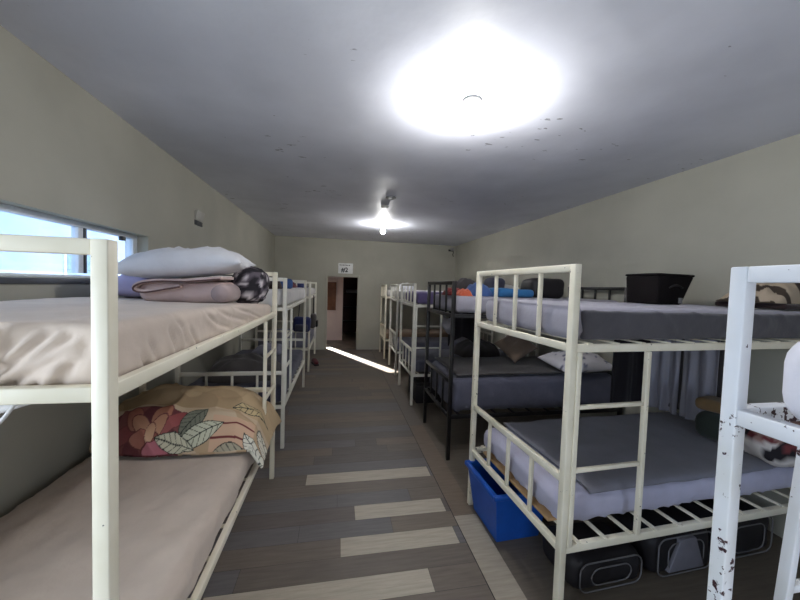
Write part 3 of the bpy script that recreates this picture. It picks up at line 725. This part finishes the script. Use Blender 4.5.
# lower bunk of the black bed
def dots(u, v):
    k = noise.noise(Vector((u*5, v*5, 4))); return lin(120, 120, 140) if k > .35 else lin(206, 202, 206)
tag(pillow('pillow', .66, .40, .17, 'pattern', None, (2.46, 3.00, .800), (math.radians(8), 0, .08), 17, col=dots), 'white patterned pillow on the charcoal blanket of the black bed', 'pillow')
tag(pillow('pillow', .36, .34, .14, 'brown_pillow', None, (2.05, 3.50, .915), (math.radians(35), math.radians(-25), .2), 18), 'brown pillow on the charcoal blanket of the black bed', 'pillow')
tag(slab('jacket', lambda u, v: (1.30+.35*u, 3.70+.015*math.sin(u*14), 1.33-.42*v*(1-.25*math.sin(u*PI))), 24, 16, .012, 'black_cloth'), 'dark cloth hanging from the back rail of the black bed', 'jacket')
tag(slab('scarf', lambda u, v: (1.055+.012*math.sin(v*7), 2.95+.26*u-.06*v, 1.325-.14*v-.03*math.sin(u*PI)), 14, 12, .012, 'bag_grey'), 'grey scarf hung on the foot rail of the black bed', 'scarf')
# head end of the lower bunk above the crate
def hang(x0, y0, x1, y1, zt_, zb, amp, k, o):
    d_ = Vector((x1-x0, y1-y0, 0)); nn = Vector((-d_.y, d_.x, 0)).normalized()
    def f(u, v):
        a = amp*(.4+.6*v)*(math.sin(u*k+o+1.2*noise.noise(Vector((u*4, v*1.5, o))))+.5*noise.noise(Vector((u*9, v*2, o))))
        return (x0+d_.x*u+nn.x*a, y0+d_.y*u+nn.y*a, zt_+(zb-zt_)*v)
    return f
tag(slab('coat', hang(2.28, 2.335, 2.64, 2.335, 1.325, .66, .018, 11, 1), 36, 30, .014, 'black_cloth'), 'black coat hanging at the far side of the bunk with the grey blanket', 'coat')
for (xa, ya, xb, yb, lb, o) in ((2.60, 2.305, 2.64, 2.09, 'clear plastic garment cover hanging next to the black coat', 3), (2.64, 2.07, 2.655, 1.83, 'clear plastic garment cover hanging nearest the tan folded cloth', 7)):
    t = thing('garment_bag', lb, 'garment cover', (0, 0, 0), 0)
    slab('cover', hang(xa, ya, xb, yb, 1.32, .66, .022, 16, o), 60, 30, .004, 'film', t)
    slab('garment', hang(xa+.035, ya, xb+.035, yb, 1.30, .70, .012, 19, o+2), 40, 20, .010, 'charcoal', t)
tag(rbox('bag', (.22, .20, .19), .07, 'dark_green', None, (2.55, 1.745, .628), (0, 0, .3), disp=lambda p, q: .014*nz3(p, 6), step=.03), 'dark green bag under the tan folded cloth', 'bag')
tag(rbox('folded_cloth', (.20, .19, .085), .035, 'tan', None, (2.55, 1.745, .822), (0, 0, .2), disp=lambda p, q: .010*nz3(p, 8), step=.03), 'tan folded cloth on top of the dark green bag', 'cloth')
def patch(p):
    k = noise.noise(p*9+Vector((7, 2, 3))); r_ = noise.noise(p*24)
    if p.z > .10 and r_ > .22: return lin(112, 54, 56)
    if k < -.16: return lin(34, 30, 34)
    if p.z > .13: return lin(150, 118, 110)
    return lin(206, 198, 192)
tag(rbox('printed_blanket', (.46, .32, .19), .085, 'pattern', None, (2.71, 1.49, .628), (0, 0, -.3), .012, lambda p, n: .030*nz3(p, 5, 4)+.020*ridge(p.x+p.z, p.y-p.z, 6, 1.6, 3), patch), 'white blanket with dark red and black print heaped on the lower bunk', 'blanket')
def paw(u, v, z):
    k = math.sin(u*11+4*noise.noise(Vector((u*2, v*2, 1)))); return lin(62, 52, 44) if k > .55 else lin(168, 152, 132)
tag(mound('printed_blanket', .44, .34, lambda u, v: (.16+.13*u)*(1-.3*v*v)+.03*noise.noise(Vector((u*3, v*3, 14))), 'pattern', (2.70, 1.64, 1.572), (0, 0, .05), 60, 50, paw), 'beige blanket with brown stripes heaped on the grey top bunk', 'blanket')
tag(rbox('folded_blanket', (.36, .36, .035), .015, 'dark_brown', None, (2.725, 1.64, 1.535), (0, 0, a27), disp=lambda p, q: .005*nz3(p, 6), step=.04), 'dark brown folded blanket under the striped beige blanket', 'blanket')
# top bunk of the bed beyond and the far right beds
tag(pillow('pillow', .4, .6, .13, 'sheet_white', None, (2.5, 4.7, 1.535), (0, 0, 0), 19), 'white pillow at the head of the purple blue mattress', 'pillow')
tag(mound('towel', .3, .5, lambda u, v: .13*(1-.3*u*u-.3*v*v)+.02*nz3((u, v, 0), 3), 'pillow_white', (1.26, 6.1, 1.535), nx=24, ny=24), 'white towel heaped on the top bunk by the streak of sunlight', 'towel')
tag(mound('grey_blanket', .5, .5, lambda u, v: .12*(1-.3*u*u-.3*v*v)+.02*nz3((u, v, 0), 3), 'sheet_white', (1.36, 7.4, 1.515), nx=24, ny=24), 'pale blanket heaped on the last right top bunk', 'blanket')
tag(mound('charcoal_blanket', .7, .6, lambda u, v: .22*(1-.3*u*u-.3*v*v)+.03*nz3((u, v, 0), 3), 'charcoal', (2.1, 4.7, .603), nx=30, ny=30), 'charcoal blanket heaped on the lower bunk beyond the black bed', 'blanket')
t = thing('storage_box', 'black box on the floor under the bed beyond the black one', 'box', (1.28, 4.55, 0))
MB().box((-.2, -.25, 0), (.2, .25, .26)).build('body', 'bag_black', t, bev=.012); MB().box((-.21, -.26, .26), (.21, .26, .29)).build('lid', 'bag_black', t, bev=.008)

# blue crate under the foot end
t = thing('crate', 'blue plastic crate on the floor under the white bed foot', 'crate', (1.165, 2.02, 0), a27)
def crate_box(s, h): return [(-.15*s, -.16*s, 0), (.15*s, -.16*s, 0), (.15*s, .16*s, 0), (-.15*s, .16*s, 0), (-.195*s, -.205*s, h), (.195*s, -.205*s, h), (.195*s, .205*s, h), (-.195*s, .205*s, h)]
b = MB(); o_ = crate_box(1, .33); i_ = [(x*.93, y*.93, max(z, .012) if z < .1 else z) for x, y, z in crate_box(1, .33)]
b.v = o_+i_; b.f = [(0, 3, 2, 1), (0, 1, 5, 4), (1, 2, 6, 5), (2, 3, 7, 6), (3, 0, 4, 7), (8, 9, 10, 11), (8, 12, 13, 9), (9, 13, 14, 10), (10, 14, 15, 11), (11, 15, 12, 8), (4, 5, 13, 12), (5, 6, 14, 13), (6, 7, 15, 14), (7, 4, 12, 15)]
b.build('body', 'crate_blue', t)
b = MB(); s = .21; q = .195
for (x0, y0_, x1, y1) in ((-s, -s-.01, s, -q), (-s, q, s, s+.01), (-s, -q, -q, q), (q, -q, s, q)): b.box((x0, y0_, .305), (x1, y1, .335))
b.build('rim', 'crate_blue', t, bev=.004)
# bags under the bed
def soft_bag(label, loc, rz, sx, sy, sz, panel):
    t = thing('travel_bag', label, 'bag', loc, rz)
    rbox('body', (sx, sy, sz), .07, 'bag_black', t, disp=lambda p, q: .018*nz3(p, 5, loc[0]), step=.025)
    def loop(z0, z1, ins, y):
        P = []; r_ = .05; x = sx/2-ins
        for cx, cz, a0 in ((x-r_, z1-r_, 0), (-x+r_, z1-r_, 90), (-x+r_, z0+r_, 180), (x-r_, z0+r_, 270)):
            for k in range(6): a = math.radians(a0+18*k); P.append((cx+r_*math.cos(a), y, cz+r_*math.sin(a)))
        return P
    MB().tube(loop(.02, sz-.015, .03, -sy/2-.002), .004, 6, True).build('piping', 'piping', t, smooth=True)
    MB().tube(loop(.05, sz-.05, .10, -sy/2-.004), .0035, 6, True).build('pocket_piping', 'piping', t, smooth=True)
    if panel:
        MB().hexa([(-.13, -sy/2-.012, .04), (.13, -sy/2-.012, .04), (.13, -sy/2+.02, .04), (-.13, -sy/2+.02, .04), (-.05, -sy/2-.010, sz-.03), (.06, -sy/2-.010, sz-.03), (.06, -sy/2+.02, sz-.03), (-.05, -sy/2+.02, sz-.03)]).build('panel', 'bag_grey', t, bev=.004)
    return t
soft_bag('black travel bag with pale piping under the lavender mattress, nearest the ladder', (1.47, 1.60, 0), a27, .46, .30, .19, False)
soft_bag('black travel bag with grey front panel under the lavender mattress', (1.98, 1.62, 0), a27, .46, .30, .25, True)
soft_bag('black travel bag farthest under the white bed, seen beside the chipped post', (2.50, 1.66, 0), a27, .46, .30, .26, False)

# ------------------------------------------------------------------ ceiling and walls: fittings
for (x, y, lb) in ((.735, 1.84, 'glowing bulb near the camera on the ceiling'), (.75, 5.82, 'glowing bulb on the ceiling near the far wall')):
    t = thing('ceiling_lamp', lb, 'lamp', (x, y, ZC), 0, 'bare bulbs on the ceiling')
    MB().lathe([(.0, -.001), (.052, -.002), (.055, -.012), (.03, -.03), (.022, -.06), (.0, -.06)]).build('holder', 'plastic_white', t, smooth=True)
    prof = [(.0, -.06), (.016, -.062), (.018, -.08)] + [(.036*math.sin(math.radians(a)), -.125+.040*math.cos(math.radians(a))) for a in range(30, 180, 12)] + [(.0, -.1655)]
    MB().lathe(prof).build('bulb', 'bulb', t, smooth=True)
t = thing('ceiling_hook', 'small metal ring plate on the ceiling before the far bulb', 'ceiling fitting', (.604, 4.02, ZC))
MB().tube([(.055*math.cos(2*PI*k/20), .055*math.sin(2*PI*k/20), -.008) for k in range(20)], .010, 8, True).build('ring', 'metal', t, smooth=True)
MB().lathe([(.0, 0), (.05, -.002), (.045, -.014), (0, -.016)]).build('plate', 'plastic_white', t, smooth=True)
tag(MB().lathe([(.0, 0), (.055, -.002), (.05, -.02), (.02, -.03), (0, -.03)]).build('ceiling_rose', 'plastic_white', None, (.596, 4.49, ZC), smooth=True), 'small white round cap on the ceiling between ring and far bulb', 'ceiling fitting')
t = thing('vent', 'small white vent box high on the left wall', 'vent', (XL, 3.86, 2.225))
MB().hexa([(0, -.09, 0), (.012, -.09, 0), (.012, .09, 0), (0, .09, 0), (0, -.09, .10), (.035, -.09, .10), (.035, .09, .10), (0, .09, .10)]).build('hood', 'vent_grey', t, bev=.003)
for k in range(3): MB().box((.004, -.082, -.045+.014*k), (.016, .082, -.037+.014*k)).build('louvre', 'frame_dark', t, bev=.001)
MB().box((0, -.09, -.05), (.006, .09, 0)).build('back_plate', 'frame_dark', t)
t = thing('wall_camera', 'small dark bracket with a wire in the far right ceiling corner', 'bracket', (2.80, YE, 2.56))
MB().box((-.05, -.012, -.02), (.09, 0, .03)).build('bracket', 'plastic_dark', t, bev=.004)
rbox('head', (.075, .11, .07), .03, 'metal', t, (.03, -.075, -.01), step=.02)
MB().tube([(.075, -.01, 0), (.085, -.012, -.05), (.07, -.01, -.10), (.09, -.012, -.15)], .010).build('wire', 'plastic_dark', t, smooth=True)
# sign over the far doorway
SX0, SX1, SZ0, SZ1 = -.02, .33, 1.868, 2.118
t = thing('sign', 'white sign with number 2 over the far doorway', 'sign', ((SX0+SX1)/2, YE, (SZ0+SZ1)/2))
w_, h_ = SX1-SX0, SZ1-SZ0
MB().box((-w_/2, -.015, -h_/2), (w_/2, 0, h_/2)).build('board', 'sign', t, bev=.003)
def text(body, size, x, z, parent, name, bold=0):
    cu = bpy.data.curves.new('txt', 'FONT'); cu.body = body; cu.size = size; cu.extrude = .001; cu.offset = bold; cu.align_x = 'CENTER'
    to = bpy.data.objects.new('txt', cu); C.objects.link(to)
    dg = bpy.context.evaluated_depsgraph_get(); me = bpy.data.meshes.new_from_object(to.evaluated_get(dg))
    bpy.data.objects.remove(to)
    return link(name, me, 'ink', parent, (x, -.017, z), (math.radians(90), 0, 0), False)
text('#2', .15, -.02, -.085, t, 'number', .004)
b = MB(); x = -.145
for wd in (.03, .022, .034, .018, .03, .026, .03): b.box((x, -.0165, .068), (x+wd, -.0145, .088)); x += wd+.010
b.build('header_line', 'ink', t)

for o in C.objects:
    if o.parent is None and 'label' in o and 'group' not in o:
        k = o.name.split('.')[0]
        g = {'pillow': 'pillows on the bunks', 'travel_bag': 'travel bags under the bed', 'garment_bag': 'clear garment covers', 'backpack': 'backpacks on the farthest left bed'}.get(k)
        if g: o['group'] = g
